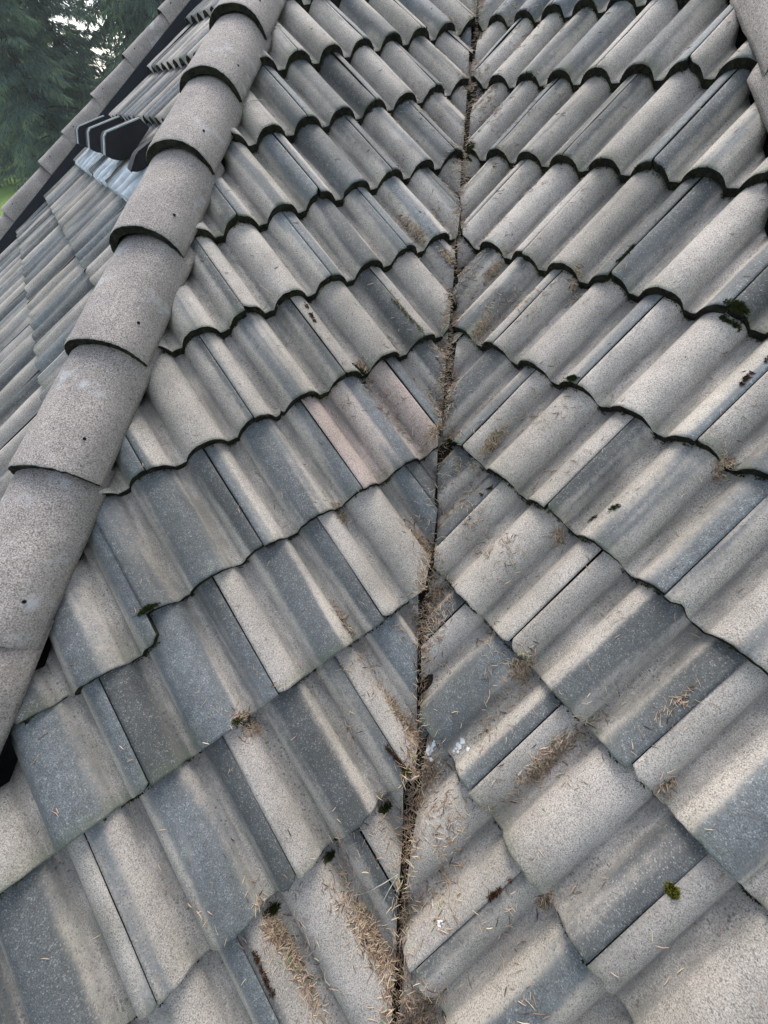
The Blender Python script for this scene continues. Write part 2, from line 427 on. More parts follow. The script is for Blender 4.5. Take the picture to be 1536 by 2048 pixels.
# pigment of single rolls, as the photograph shows them
bpy.context.view_layer.update()
_V, _F, _O = [], [], []
for t in TILES:
    mw = t['o'].matrix_world; b0 = len(_V); _V += [mw @ q.co for q in t['o'].data.vertices]
    for p in t['o'].data.polygons: _F.append(tuple(b0 + i for i in p.vertices)); _O.append(t)
_B = BVHTree.FromPolygons(_V, _F)
def tile_at(px, py):
    d = CAM_R @ Vector(((px - 768)/FPX, -(py - 1024)/FPX, -1)); h = _B.ray_cast(CAM_P, d.normalized())
    return (_O[h[2]], h[0]) if h[0] else (None, None)
for q in """125,1242,.7 200,1096,.9 233,1200,.6 258,1088,.8 354,1054,.75 450,1012,.8 500,1033,.6 583,983,.6 458,1346,.8 479,1262,.85 521,1200,.12 604,1208,.6 233,1408,.8 62,1470,.7
83,1554,.85 229,1533,.7 283,1504,.8 358,1475,.75 417,1554,.12 354,1596,.6 520,1658,.9 42,1867,.85 180,1825,.4 233,1804,.3 458,1887,.1 479,1970,.8 540,1930,.3 20,1700,.12
629,1508,.8 742,1497,.6 781,1480,.2 719,1684,.85 766,1626,.3 590,1840,.08 754,1840,.85 883,1606,.08 910,1743,.8 930,1840,.2 949,1528,.8 988,1547,.15 1047,1684,.12 1027,1840,.3 1066,1938,.5
1148,1595,.08 1293,1678,.8 1252,1864,.25 1480,1616,.7 1355,1574,.15 1107,1905,.6 1438,1968,.12 1024,1491,.8
962,1012,.8 985,1006,.15 1003,1095,.08 1148,1116,.8 1128,1178,.15 1252,1012,.55 1293,1012,.65 1397,1053,.6 1438,1074,.85 1252,1240,.65 1418,1343,.8 1438,1405,.1 962,1385,.85 1045,1426,.75 1107,1468,.15 1500,1281,.3
844,981,.7 754,1048,.12 637,1087,.8 684,1087,.12 578,1165,.65 832,1302,.75 668,1360,.5 715,1340,.15 598,1419,.7 871,1223,.7 890,1274,.2 941,1352,.85
523,528,.6 598,528,.75 629,509,.3 687,497,.4 754,481,.75 559,684,.5 617,676,.65 668,684,.1 715,665,.06 773,606,.7 832,637,.25 852,567,.05 879,528,.7 863,743,.65 793,801,.05 840,770,.8 719,840,.6 629,880,.75 676,880,.08 559,919,.7
930,555,.7 1008,548,.6 1039,618,.55 937,782,.75 988,782,.7 1008,821,.25 1066,841,.08 898,938,.1 961,946,.7
1169,607,.06 1223,649,.65 1273,678,.15 1355,698,.06 1480,760,.65 1024,773,.7 1128,810,.06 1223,843,.25 1260,864,.7 1376,926,.55 1190,504,.5 1335,504,.5 1480,512,.35 1086,479,.08 360,810,.08 430,790,.6 480,760,.3 330,900,.5 270,900,.6
1020,380,.08 1100,400,.08 1180,400,.1 1270,420,.35 1330,390,.08 1400,420,.45 1480,430,.1 1000,240,.2 1060,240,.3 1150,250,.1 1230,240,.4 1330,240,.15 1400,230,.5 1120,60,.1 1200,60,.45 1280,50,.15 1380,50,.45
520,230,.1 560,200,.5 640,200,.35 700,200,.6 760,200,.5 820,190,.2 600,300,.5 660,290,.6 720,280,.35 790,270,.3 850,250,.45 520,330,.2 590,350,.5 680,340,.55 760,330,.4 850,320,.2 480,510,.2 560,480,.55 640,450,.45 720,420,.5 800,390,.35 870,370,.25""".split():
    px, py, dv = map(float, q.split(','))
    t, p = tile_at(px, py)
    if not t: continue
    x = (t['o'].matrix_world.inverted() @ p).x
    i = 0 if x < -.075 else 2 if x > .075 else 1
    c = list(t['o'].color); c[i] = dv if py > 450 else min(.9, dv*1.5 + .04); t['o'].color = c
for px, py in ((719, 840), (793, 801)):
    t, p = tile_at(px, py); c = list(t['o'].color); c[3] = 1.4 + .1*rng.random(); t['o'].color = c; t['pink'] = True
del _V, _F

# ---- names of the tiles
ORD = 'zeroth first second third fourth fifth sixth seventh eighth ninth tenth eleventh twelfth thirteenth fourteenth fifteenth sixteenth'.split()
WHERE = {'left': ('left slope', 'valley', -1), 'right': ('right slope', 'valley', 1), 'far': ('far slope', 'hip', -1)}
for slope in SL:
    T = [t for t in TILES if t['s'] == slope]
    vis = sorted({t['n'] for t in T if t['vis']}, reverse=True)
    for n in sorted({t['n'] for t in T}):
        row = sorted([t for t in T if t['n'] == n], key=lambda t: WHERE[slope][2]*t['u'])
        for i, t in enumerate(row):
            dk = sum(t['o'].color[:3])/3
            tone = 'pinkish' if t.get('pink') else 'slate-streaked' if dk > .55 else 'pale grey-brown' if dk < .32 else 'grey'
            if n in vis: course = ORD[vis.index(n)+1] + ' course up the ' + WHERE[slope][0]
            elif n > vis[0]: course = ORD[n-vis[0]] + ' course below the photo, ' + WHERE[slope][0]
            else: course = ORD[vis[-1]-n] + ' course above the photo, ' + WHERE[slope][0]
            t['label'] = f"{tone} roof tile, {ORD[i+1]} from the {WHERE[slope][1]}, {course}"
            if slope == 'left' and n == 6 and i == len(row)-1 and t['o'].matrix_world.translation.x < -.6:
                t['slid'] = True
            tag(t['o'], t['label'], 'roof tile', f'concrete roof tiles on the {WHERE[slope][0]}')

# ------------------------------------------------------------------ hip and verge tiles
AX = Vector((0, 1, K)).normalized(); HUP = Vector((0, -K, 1)).normalized(); HX = Vector((1, 0, 0))
def barrel_bmesh(wd, ht, length, th, seed, taper=.0):
    rnd = random.Random(seed); o = Vector((seed*2.3, 1.1*seed, .7)); bm = bmesh.new()
    na, ts = 36, [0, .003, .010, .05, .10, .15, .20, .25, .30, .35, length]
    A, B = [], []
    for j, t in enumerate(ts):
        ra, rb = [], []
        q = 1 - taper*t/length
        for i in range(na+1):
            a = math.pi*i/na
            e = .86
            ca, sa = math.cos(a), math.sin(a)
            X = math.copysign(abs(ca)**e, ca)*wd/2*q; Z = abs(sa)**e*ht*q
            d = .0022*noise.noise(Vector((X*16, t*9, Z*16)) + o) + .0010*noise.noise(Vector((X*90, t*90, Z*90)) + o)
            s = 1 + d/(wd/2) - (.018 if j == 0 else .006 if j == 1 else 0)
            tt = t + (.0032*noise.noise(Vector((a*9, 4, 4)) + o) if j < 3 else 0)
            edge = .003*noise.noise(Vector((t*40, a, 3)) + o) if i in (0, na) else 0
            ra.append(bm.verts.new((X*s, tt, Z*s + edge)))
            k = 1 - th/(wd/2); kz = 1 - th/ht
            rb.append(bm.verts.new((X*k, tt + (.002 if j == 0 else 0), max(Z*kz - .0, 0) + edge)))
        A.append(ra); B.append(rb)
    for j in range(len(ts)-1):
        for i in range(na):
            bm.faces.new((A[j][i+1], A[j][i], A[j+1][i], A[j+1][i+1])[::-1])
            bm.faces.new((B[j][i], B[j][i+1], B[j+1][i+1], B[j+1][i])[::-1]).material_index = 1
        for i in (0, na):
            bm.faces.new((A[j][i], B[j][i], B[j+1][i], A[j+1][i])).material_index = 0
    for i in range(na):
        bm.faces.new((A[0][i], A[0][i+1], B[0][i+1], B[0][i])).material_index = 1
        bm.faces.new((A[-1][i], B[-1][i], B[-1][i+1], A[-1][i+1])).material_index = 1
    bmesh.ops.recalc_face_normals(bm, faces=bm.faces[:])
    return bm
def barrel_mesh(name, *a):
    b = barrel_bmesh(*a); me = bpy.data.meshes.new(name); b.to_mesh(me); b.free()
    me.materials.append(M_HIP); me.materials.append(M_NOSE); split_sharp(me); return me
HIPM = [barrel_mesh('hip_tile', .226, .100, .43, .021, s) for s in range(4)]
HIP_LONG = barrel_mesh('hip_tile', .226, .100, .53, .021, 4)
def hole_mesh(r):
    bm = bmesh.new(); bmesh.ops.create_cone(bm, segments=10, radius1=r, radius2=r*.8, depth=.004, cap_ends=True)
    me = bpy.data.meshes.new('nail_hole'); bm.to_mesh(me); bm.free(); me.materials.append(M_HOLE); return me
HOLE = hole_mesh(.0042)
BARRELS = []
def put_barrel(name, me, p, c, axis, up, tilt, rz, label, cat, group, wd, ht, hole_a=35, hole_t=.09, hr=1):
    M = Matrix((c, axis, up)).transposed().to_4x4(); M.translation = p
    M = M @ Matrix.Rotation(-tilt, 4, 'X') @ Matrix.Rotation(rz, 4, 'Z')
    o = bpy.data.objects.new(name, me); COL.objects.link(o); o.matrix_world = M
    tag(o, label, cat, group)
    a = math.radians(hole_a); e = .86
    h = bpy.data.objects.new('nail_hole', HOLE); COL.objects.link(h); h.parent = o
    X, Z = math.cos(a)**e*wd/2, math.sin(a)**e*ht
    nv = Vector((math.cos(a)/wd*2, 0, math.sin(a)/ht)).normalized()
    h.matrix_local = Matrix.Translation(Vector((X, hole_t, Z)) + nv*.0006) @ nv.to_track_quat('Z', 'Y').to_matrix().to_4x4() @ Matrix.Diagonal((hr, hr, 1, 1))
    BARRELS.append(o); return o
def hipname(i): return ORD[i]
HIPL = [(-.832, -1.90), (-.818, -1.50), (-.815, -1.058), (-.802, -.706), (-.792, -.383), (-.793, -.033), (-.787, .294), (-.778, .628), (-.766, .965), (-.765, 1.30), (-.76, 1.64)]
for i, (x, y) in enumerate(HIPL):
    z = (y - x)*K
    if i >= 2: lab = ""
    else: lab = f"rough grey barrel hip tile, {ORD[2-i]} below the photo on the left hip"
    if i == 1: lab = "rough grey hip tile cut by the photo's left edge, lowest on the left hip"
    if i == 0: lab = "rough grey barrel hip tile outside the photo, foot of the left hip"
    if i >= 2: lab = f"rough grey barrel hip tile, {ORD[i]} up the left hip from the photo's left edge"
    put_barrel('hip_tile', HIP_LONG if i == 1 else HIPM[i % 4], Vector((x - .116, y, z + (.022 if i == 1 else .002))), HX, AX, HUP, .058 if i == 1 else .088, rng.uniform(-.012, .012), lab, 'hip tile', 'hip tiles along the left hip', .226, .100, hole_a=rng.uniform(28, 42))
HIPR = [(.728, -.25), (.728, .085), (.731, .42), (.729, .755), (.733, 1.09), (.735, 1.43), (.735, 1.77)]
for i, (x, y) in enumerate(HIPR):
    z = (y + x)*K
    lab = ['rough grey hip tile below the photo on the right hip, farthest down', 'rough grey hip tile just below the photo on the right hip',
           'rough grey hip tile at the right edge over the dark hollow, lower of two', 'rough grey hip tile in the top right corner, lapping over the one below'][min(i, 3)]
    if i > 3: lab = f'rough grey hip tile above the photo on the right hip, {ORD[i-3]} up'
    put_barrel('hip_tile', HIPM[(i+1) % 4], Vector((x + .116, y, z + .014)), HX, AX, HUP, .088, rng.uniform(-.012, .012), lab, 'hip tile', 'hip tiles along the right hip', .226, .100)
# verge tiles above the dark barge board at the far edge
OF, CF, UF = SL['far']; NF = CF.cross(UF)
RAKEM = [barrel_mesh('verge_tile', .15, .088, .44, .018, s) for s in (11, 12, 13)]
for i, v in enumerate((1.34, .945, .52, .075, -.20, -.54, -.90, -1.30, -1.68)):
    p = OF - CF*3.06 - UF*v + NF*.020
    lab = f'pale barrel verge tile above the dark barge board, {ORD[i+1]} up the far edge'
    put_barrel('verge_tile', RAKEM[i % 3], p, CF, UF, NF, .060, rng.uniform(-.01, .01), lab, 'verge tile', 'verge tiles along the far edge', .15, .085, hole_a=48, hr=1.2)

# ------------------------------------------------------------------ the house under the tiles
house = empty('house', 'house under the grey tiled hip and valley roof, its dark felt and boards showing', 'house', Matrix.Translation((0, 0, -2.6)))
def child(name, v, f, mat, solid=None):
    me = pydata(name, v, f)
    o = link(name, me, mat, None, smooth=False); o.parent = house; o.matrix_parent_inverse = house.matrix_world.inverted()
    return o
LOW = .125
zl = lambda x, y: (y - x)*K - LOW
zr = lambda x, y: (y + x)*K - LOW
zf = lambda x, y: .30 + G3*((x + .93) + y) - LOW
def sheet(name, pts, zfun, mat, th=.02):
    n = len(pts); v = [(x, y, zfun(x, y)) for x, y in pts] + [(x, y, zfun(x, y) - th) for x, y in pts]
    f = [tuple(range(n)), tuple(range(2*n-1, n-1, -1))] + [(i, i+n, (i+1) % n + n, (i+1) % n) for i in range(n)]
    return child(name, v, f, mat)
Y0, Y1 = -2.3, 3.3
sheet('roof_deck', [(-.925, Y0), (0, Y0), (0, Y1), (-.925, Y1)], zl, M_DECK)
sheet('roof_deck', [(.002, Y0), (.86, Y0), (.86, Y1), (.002, Y1)], zr, M_DECK)
z4 = lambda x, y: (y + .86)*K - (x - .86)*K - LOW
sheet('roof_deck', [(.862, Y0), (2.6, Y0), (2.6, Y1), (.862, Y1)], z4, M_DECK)
FP = [(-.93, -1.62), (-.93, 3.4), (-1.66, 3.4), (-3.84, 1.29)]
sheet('roof_deck', FP, zf, M_DECK)
sheet('valley_flashing', [(-.14, Y0), (0, Y0), (0, Y1), (-.14, Y1)], lambda x, y: zl(x, y) + .012, M_LEAD, .004)
sheet('valley_flashing', [(.001, Y0), (.14, Y0), (.14, Y1), (.001, Y1)], lambda x, y: zr(x, y) + .012, M_LEAD, .004)
def wallquad(name, a, b, za, zb, low, mat, th=.03):
    a, b = Vector((*a, 0)), Vector((*b, 0)); d = (b - a).normalized(); nn = Vector((-d.y, d.x, 0))*th
    v = []
    for q in (a, b, b + nn, a + nn): v.append((q.x, q.y, low))
    for q, z in ((a, za), (b, zb), (b + nn, zb), (a + nn, za)): v.append((q.x, q.y, z))
    if callable(low): v = [(p[0], p[1], low(p[0], p[1])) if i < 4 else p for i, p in enumerate(v)]
    return child(name, v, [(0,3,2,1), (4,5,6,7), (0,1,5,4), (1,2,6,5), (2,3,7,6), (3,0,4,7)], mat)
# ridge boards inside the hips
for x in (-.935, .852):
    v = []
    for xx in (x, x + .02):
        for y in (Y0, Y1):
            t = (y + .93 if x < 0 else y + .85)*K
            v += [(xx, y, t - .30), (xx, y, t - .012)]
    child('hip_board', v, [(0,2,3,1), (4,5,7,6), (0,1,5,4), (2,6,7,3), (1,3,7,5), (0,4,6,2)], M_BOARD)
# near-black barge board under the verge tiles
v = []
for uu in (2.975, 3.145):
    for vv in (1.42, -2.15):
        q = OF - CF*uu - UF*vv
        v += [tuple(q - NF*.16), tuple(q + NF*(.022 if uu < 3 else .03))]
child('barge_board', v, [(0,2,3,1), (4,5,7,6), (0,1,5,4), (2,6,7,3), (1,3,7,5), (0,4,6,2)], M_BOARD)
out = [(-.95, -1.56), (-3.78, 1.29), (-1.66, 3.32), (-.93, 3.32), (0, 3.25), (.86, 3.25), (2.5, 3.25), (2.5, -2.2), (.86, -2.2), (0, -2.2), (-.92, -2.2)]
for i in range(len(out)):
    a, b = out[i], out[(i+1) % len(out)]
    def top(p, q):
        m = ((p[0]+q[0])/2)
        f = zf if m < -.93 else zl if m < 0 else zr if m < .86 else z4
        return f(*p) - .025
    wallquad('wall', a, b, top(a, b), top(b, a), -2.6, M_WALL, .05)

# ------------------------------------------------------------------ vents on the far slope
def farpt(u, a, h): return OF - CF*u + UF*a + NF*h        # u towards the verge, a up the slope
PRO = [(.205, .060), (.262, .098), (.285, .102), (.450, .048), (.462, .0), (.290, -.012), (.245, .004), (.218, .030)]
def vent(u0, wd, sc, label, fl):
    root = empty('roof_vent', label, 'roof vent', None, 'hooded vents on the far slope')
    M = Matrix((-CF, UF, NF)).transposed().to_4x4(); M.translation = farpt(u0, .2, 0); root.matrix_world = M
    bm = bmesh.new()
    A = [bm.verts.new((0, a - .2, h*sc)) for a, h in PRO]; B = [bm.verts.new((wd, a - .2, h*sc)) for a, h in PRO]
    bm.faces.new(A[::-1]); bm.faces.new(B)
    for i in range(len(A)): bm.faces.new((A[i], A[(i+1) % 8], B[(i+1) % 8], B[i]))
    bmesh.ops.recalc_face_normals(bm, faces=bm.faces[:])
    bmesh.ops.bevel(bm, geom=bm.edges[:], offset=.004, segments=2, affect='EDGES')
    o = link('hood', bm, M_HOOD, root, smooth=False)
    # thin strip painted pale as light catching the hood's front and top edges
    bm = bmesh.new()
    for i in (0, 1, 2):
        p, q = Vector((0, PRO[i][0]-.2, PRO[i][1]*sc)), Vector((0, PRO[i+1][0]-.2, PRO[i+1][1]*sc))
        d = (q - p).normalized(); nn = Vector((0, -d.z, d.y))
        vs = []
        for e in (p - d*.002, q + d*.002):
            for s, t in ((-.001, -.003), (.024, -.003), (.024, .002), (-.001, .002)):
                vs.append(bm.verts.new(e + Vector((s, 0, 0)) + nn*t))
        for f in ((0,1,2,3), (7,6,5,4), (0,4,5,1), (1,5,6,2), (2,6,7,3), (3,7,4,0)): bm.faces.new([vs[k] for k in f])
    bmesh.ops.recalc_face_normals(bm, faces=bm.faces[:])
    link('rim', bm, M_LIT_RIM if sc > .6 else M_HOOD, root, smooth=False)
    # dressed metal apron over the rolls of the tile below
    if fl:
        ua, ub = fl; bm = bmesh.new(); rows = []
        nn = 34
        for j, a in enumerate((.102, .108, .15, .19, .23, .27)):
            r = []
            for i in range(nn+1):
                uu = ua + (ub - ua)*i/nn
                ph = ((uu - .568)/.288*.30)
                z = prof((ph + .15) % .30 - .15) + .0065 - .017*(a - .118)/.36 + .004*noise.noise(Vector((uu*22, a*30, 4)))
                p = farpt(uu, a + .006*noise.noise(Vector((uu*14, 2, 9))), z - (.004 if j == 0 else 0))
                r.append(bm.verts.new(root.matrix_world.inverted() @ p))
            rows.append(r)
        for j in range(len(rows)-1):
            for i in range(nn): bm.faces.new((rows[j][i], rows[j][i+1], rows[j+1][i+1], rows[j+1][i]))
        r = bmesh.ops.solidify(bm, geom=bm.faces[:], thickness=.0015)
        bmesh.ops.recalc_face_normals(bm, faces=bm.faces[:])
        link('flashing', bm, M_FLASH, root)
vent(1.35, .12, 1.0, 'largest-looking dark hooded vent with shield shaped side, second from the hip', (1.40, 1.80))
vent(1.90, .12, 1.02, 'dark hooded vent in the middle of the row, half hidden by a nearer vent', (2.00, 2.62))
vent(2.45, .12, 1.0, 'dark hooded vent nearest the far verge, lit rim painted pale', None)
vent(.86, .10, .45, 'low dark vent right beside the left hip, mostly hidden by hip tiles', (.74, 1.27))

# ------------------------------------------------------------------ surface for things lying on the roof
bpy.context.view_layer.update()
def world_bvh(objs):
    V, F = [], []
    for o in objs:
        mw = o.matrix_world; b = len(V)
        V += [mw @ q.co for q in o.data.vertices]; F += [tuple(b + i for i in p.vertices) for p in o.data.polygons]
    return BVHTree.FromPolygons(V, F)
ROOF = [t['o'] for t in TILES if t['s'] != 'far'] + BARRELS[:18] + [o for o in bpy.data.objects if o.name.startswith('valley_flashing')]
BVH = world_bvh(ROOF)
def drop(x, y):
    h = BVH.ray_cast(Vector((x, y, 4)), Vector((0, 0, -1)))
    return (h[0], h[1] if h[1].z > 0 else -h[1]) if h[0] else (None, None)
def pix(px, py):
    """point of the roof seen at a given place of the photograph"""
    d = CAM_R @ Vector(((px - 768)/FPX, -(py - 1024)/FPX, -1))
    h = BVH.ray_cast(CAM_P, d.normalized())
    return h[0]
# ------------------------------------------------------------------ fallen needles
nr = random.Random(5)
class Needles:
    def __init__(s): s.v, s.f, s.m = [], [], []
    def add(s, p, n, ang, ln, r, mat, lift=0., pitch=0.):
        t = n.orthogonal().normalized(); b = n.cross(t)
        d = (t*math.cos(ang) + b*math.sin(ang)); d = (d + n*pitch).normalized()
        sd = d.cross(n).normalized(); up = sd.cross(d)
        bow = sd*nr.uniform(-.1, .1)*ln
        base = len(s.v); p = p + n*(r*.8 + lift)
        for q, k in ((-.5, .5), (-.1, 1), (.3, 1), (.5, .35)):
            c = p + d*q*ln + bow*(1 - 4*q*q)
            for a in (90, 210, 330):
                a = math.radians(a); s.v.append(c + sd*math.cos(a)*r*k + up*math.sin(a)*r*k)
        for j in range(3):
            for i in range(3):
                s.f.append((base + j*3 + i, base + j*3 + (i+1) % 3, base + j*3 + 3 + (i+1) % 3, base + j*3 + 3 + i)); s.m.append(mat)
        s.f.append((base, base+2, base+1)); s.m.append(mat); s.f.append((base+9, base+10, base+11)); s.m.append(mat)
    def build(s, name, parent=None):
        me = pydata(name, s.v, s.f)
        for m in M_NEED: me.materials.append(m)
        me.polygons.foreach_set('material_index', s.m)
        return link(name, me, M_NEED, parent, smooth=False)
def nmat(): return nr.choices(range(5), (45, 19, 6, 28, 2))[0]
def needle(ND, x, y, lift=0., ang=None, pitch=.12, small=1.):
    p, n = drop(x, y)
    if not p: return
    n = (n + Vector((0, 0, 1))).normalized()
    ND.add(p, n, nr.uniform(0, 6.283) if ang is None else ang, nr.uniform(.011, .023)*small, nr.uniform(.0006, .00105), nmat(), lift, nr.uniform(-pitch, pitch))
# (a) the carpet filling the valley gutter
V = Needles(); y = -2.0
gz = lambda x, y: y*K - .066 + .026*noise.noise(Vector((x*9, y*5, 1))) + .010*noise.noise(Vector((x*40, y*30, 6)))   # top of the packed mould
while y < 2.8:
    dens = .50 + 1.5*noise.noise(Vector((y*3.6, .3, 5)))
    for _ in range(int(max(.08, dens)*32*(1 if y < .4 else .6))):
        x = -.023 + nr.gauss(0, .011 + .016*max(0, dens - .5)); yy = y + nr.uniform(0, .012)
        p, n = drop(x, yy)
        if not p: continue
        z = gz(x, yy) + max(0, dens)*.022
        if p.z < z: p = Vector((x, yy, z)); n = Vector((0, 0, 1))
        n = (n + Vector((0, 0, 1))).normalized()
        V.add(p, n, nr.uniform(0, 6.283), nr.uniform(.012, .024), nr.uniform(.0006, .00105), nmat(), nr.uniform(0, .006), nr.uniform(-.25, .25))
    y += .012
bed_v, bed_f = [], []
for i in range(400):
    yy = -2.1 + i*.0125
    for k in range(9):
        xx = -.075 + .11*k/8; bed_v.append((xx, yy, gz(xx, yy) - abs(xx + .022)*.25))
    if i:
        for k in range(8): q = (i-1)*9 + k; bed_f.append((q, q+1, q+10, q+9))
tag(link('leaf_mould', pydata('leaf_mould', bed_v, bed_f), M_DIRT, None), 'dark rotted needle mould lying in the bottom of the valley gutter', 'mould', kind='stuff')
tag(V.build('needle_litter'), 'carpet of fallen brown conifer needles packed along the open valley gutter', 'needles', kind='stuff')
# (b) single needles scattered over the tiles
SC = Needles()
for _ in range(1500):
    x = nr.uniform(-.78, .75); yy = nr.uniform(-1.95, 2.4)
    p, n = drop(x, yy)
    if not p or n.z < .80 and nr.random() < .75: continue
    needle(SC, x, yy)
for _ in range(9000):                                 # washed into the pans near the valley
    side = nr.choice((-1, 1)); x = -.03*(side < 0) + side*abs(nr.gauss(0, .15)); yy = nr.uniform(-1.95, 2.4)
    p, n = drop(x, yy)
    if not p or (abs(x) < .4 and p.z > yy*K + abs(x)*0 + (K*abs(x + .02)) - .022): continue
    k = noise.noise(Vector((x*9, yy*6, 2)))
    if k < .10 - .1*max(0, 1 - abs(x)/.12): continue
    for _ in range(2): needle(SC, x + nr.gauss(0, .008), yy + nr.gauss(0, .008), nr.uniform(0, .003))
tag(SC.build('needle_litter'), 'loose pale needles strewn thinly over the roof tiles', 'needles', kind='stuff')
# (c) drifts: photo position, length along the pan, width, number, label
DR = [(503, 1452, .03, .020, 130, 'left', 'round needle clump under a tile edge, left slope, lower middle'),
 (688, 1243, .05, .012, 40, 'left', 'thin loose needle drift in the middle of the left slope'),
 (682, 1033, .025, .014, 70, 'left', 'small needle clump under a tile edge left of the valley, upper'),
 (728, 738, .03, .016, 80, 'left', 'needle clump under the edge of the pinkish tile'),
 (845, 1085, .045, .014, 130, 'left', 'needle drift against the left side of the valley beside a pale tile'),
 (806, 1442, .10, .016, 170, 'left', 'long needle drift in a pan meeting the valley, lower left'),
 (855, 1545, .035, .030, 220, 'right', 'thick needle heap in the valley below white bird lime'),
 (1098, 1515, .11, .022, 330, 'right', 'long needle drift filling a pan on the right slope'),
 (1043, 1335, .028, .026, 210, 'right', 'dark needle clump under a tile corner right of the valley'),
 (1118, 1072, .02, .016, 80, 'right', 'small dark needle clump under a tile edge, middle of right slope'),
 (985, 885, .06, .016, 150, 'right', 'needle drift in a pan close right of the valley'),
 (962, 655, .05, .014, 110, 'right', 'small needle drift right of the valley near a mossy edge'),
 (985, 545, .055, .014, 130, 'right', 'short needle drift in an upper pan right of the valley'),
 (1148, 568, .02, .014, 60, 'right', 'needle clump under an upper mossy edge on the right slope'),
 (552, 1862, .04, .018, 150, 'left', 'dark needle clump under a tile edge at the bottom, left slope'),
 (590, 1925, .12, .014, 200, 'left', 'long curved needle drift down a pan at the bottom left'),
 (745, 1880, .12, .026, 420, 'left', 'broad needle drift along the valley near the bottom edge'),
 (835, 2022, .045, .040, 330, 'right', 'needle heap in the valley at the bottom edge'),
 (1088, 1800, .018, .014, 60, 'right', 'small straw coloured needle tuft at a tile corner, lower right'),
 (1438, 942, .018, .018, 90, 'right', 'dark needle clump under a tile edge near the right side'),
 (1330, 1572, .03, .012, 30, 'right', 'sparse needles below a tile edge on the lower right slope'),
 (870, 1190, .035, .018, 130, 'right', 'needle tuft bridging the valley beside a big pale tile'),
 (880, 905, .06, .022, 200, 'right', 'dense needle pile in the valley beside the pinkish tile'),
 (900, 520, .06, .018, 150, 'left', 'needle drift in the upper valley under a mossy edge'),
 (840, 470, .05, .012, 90, 'left', 'needle streak in an upper pan left of the valley'),
 (815, 450, .05, .010, 60, 'left', 'thin needle streak beside an upper seam, left of the valley'),
 (905, 60, .05, .010, 60, 'left', 'pale needle drift at the top of the valley'),
 (1355, 1405, .05, .010, 26, 'right', 'few pale needles in a pan at the lower right')]
for px, py, ln, wd, cnt, slope, lab in DR:
    c = pix(px, py)
    if not c: continue
    D = Needles(); O, cd, up = SL[slope]
    for _ in range(int(cnt*1.7)):
        e = 1.9 if nr.random() < .22 else 1
        a, b = nr.gauss(0, ln*.5)*e, nr.gauss(0, wd*.40)*e
        q = c + up*a + cd*b
        h = max(0, 1 - (a/ln)**2 - (b/wd)**2)
        needle(D, q.x, q.y, nr.uniform(0, .006)*h, None, .20)
    if D.v:
        o = D.build('needle_drift'); tag(o, lab, 'needles', 'drifts of fallen needles', 'stuff')

# ------------------------------------------------------------------ moss
mr = random.Random(9)
class Moss:
    def __init__(s): s.v, s.f, s.m = [], [], []
    def tuft(s, p, n, r, k, mat, hgt=1.):
        for _ in range(k):
            d = Vector((mr.gauss(0, 1), mr.gauss(0, 1), mr.gauss(0, 1))).normalized()
            if d.dot(n) < -.1: d -= 2*d.dot(n)*n
            q = p + (d - n*d.dot(n)*(1 - hgt))*r*mr.uniform(.3, 1)
            t = d.orthogonal().normalized(); a = mr.uniform(0, 6.28); t = Matrix.Rotation(a, 3, d) @ t
            e = mr.uniform(.0012, .0028); b = len(s.v)
            s.v += [q - t*e*.6, q + t*e*.6, q + d*e*2.2 + t*e*.2]; s.f.append((b, b+1, b+2)); s.m.append(mat)
    def build(s, name):
        me = pydata(name, s.v, s.f)
        for m in M_MOSS: me.materials.append(m)
        me.polygons.foreach_set('material_index', s.m)
        return link(name, me, M_MOSS, None, smooth=False)
MS = Moss()
for t in TILES:
    if t['s'] == 'far' or not t['vis']: continue
    o = t['o']; M = o.matrix_world; y = M.translation.y
    near = math.exp(-abs(M.translation.x)/.35)
    dens = max(0, min(1, .25 + .55*(y + 1.0)/1.6))*(.55 + .6*near) + (.15 if t['s'] == 'right' else 0)
    if y < -.9: dens = .26
    O, c, up = SL[t['s']]; n = c.cross(up)
    for i in range(64):
        s = mr.uniform(-.148, .148)
        p = M @ Vector((s, -.001, prof(s) - mr.uniform(.004, TH + .006)))
        if any((p - Vector(a)).dot(Vector(b)) > 0 for a, b in t['hit']): continue
        pat = noise.noise(p*9) + .5*noise.noise(p*27)
        trough = 1 if prof(s) < -.03 else 0
        if pat + dens + .22*trough < .42: continue
        green = noise.noise(p*6 + Vector((7, 3, 1))) + .25*near
        MS.tuft(p, (-up + n*.25).normalized(), mr.uniform(.002, .0055), 9, 0 if green + .22*trough > .34 and mr.random() < .7 else 1)
tag(MS.build('moss'), 'dark green moss growing along the lower edges of the tile courses', 'moss', kind='stuff')
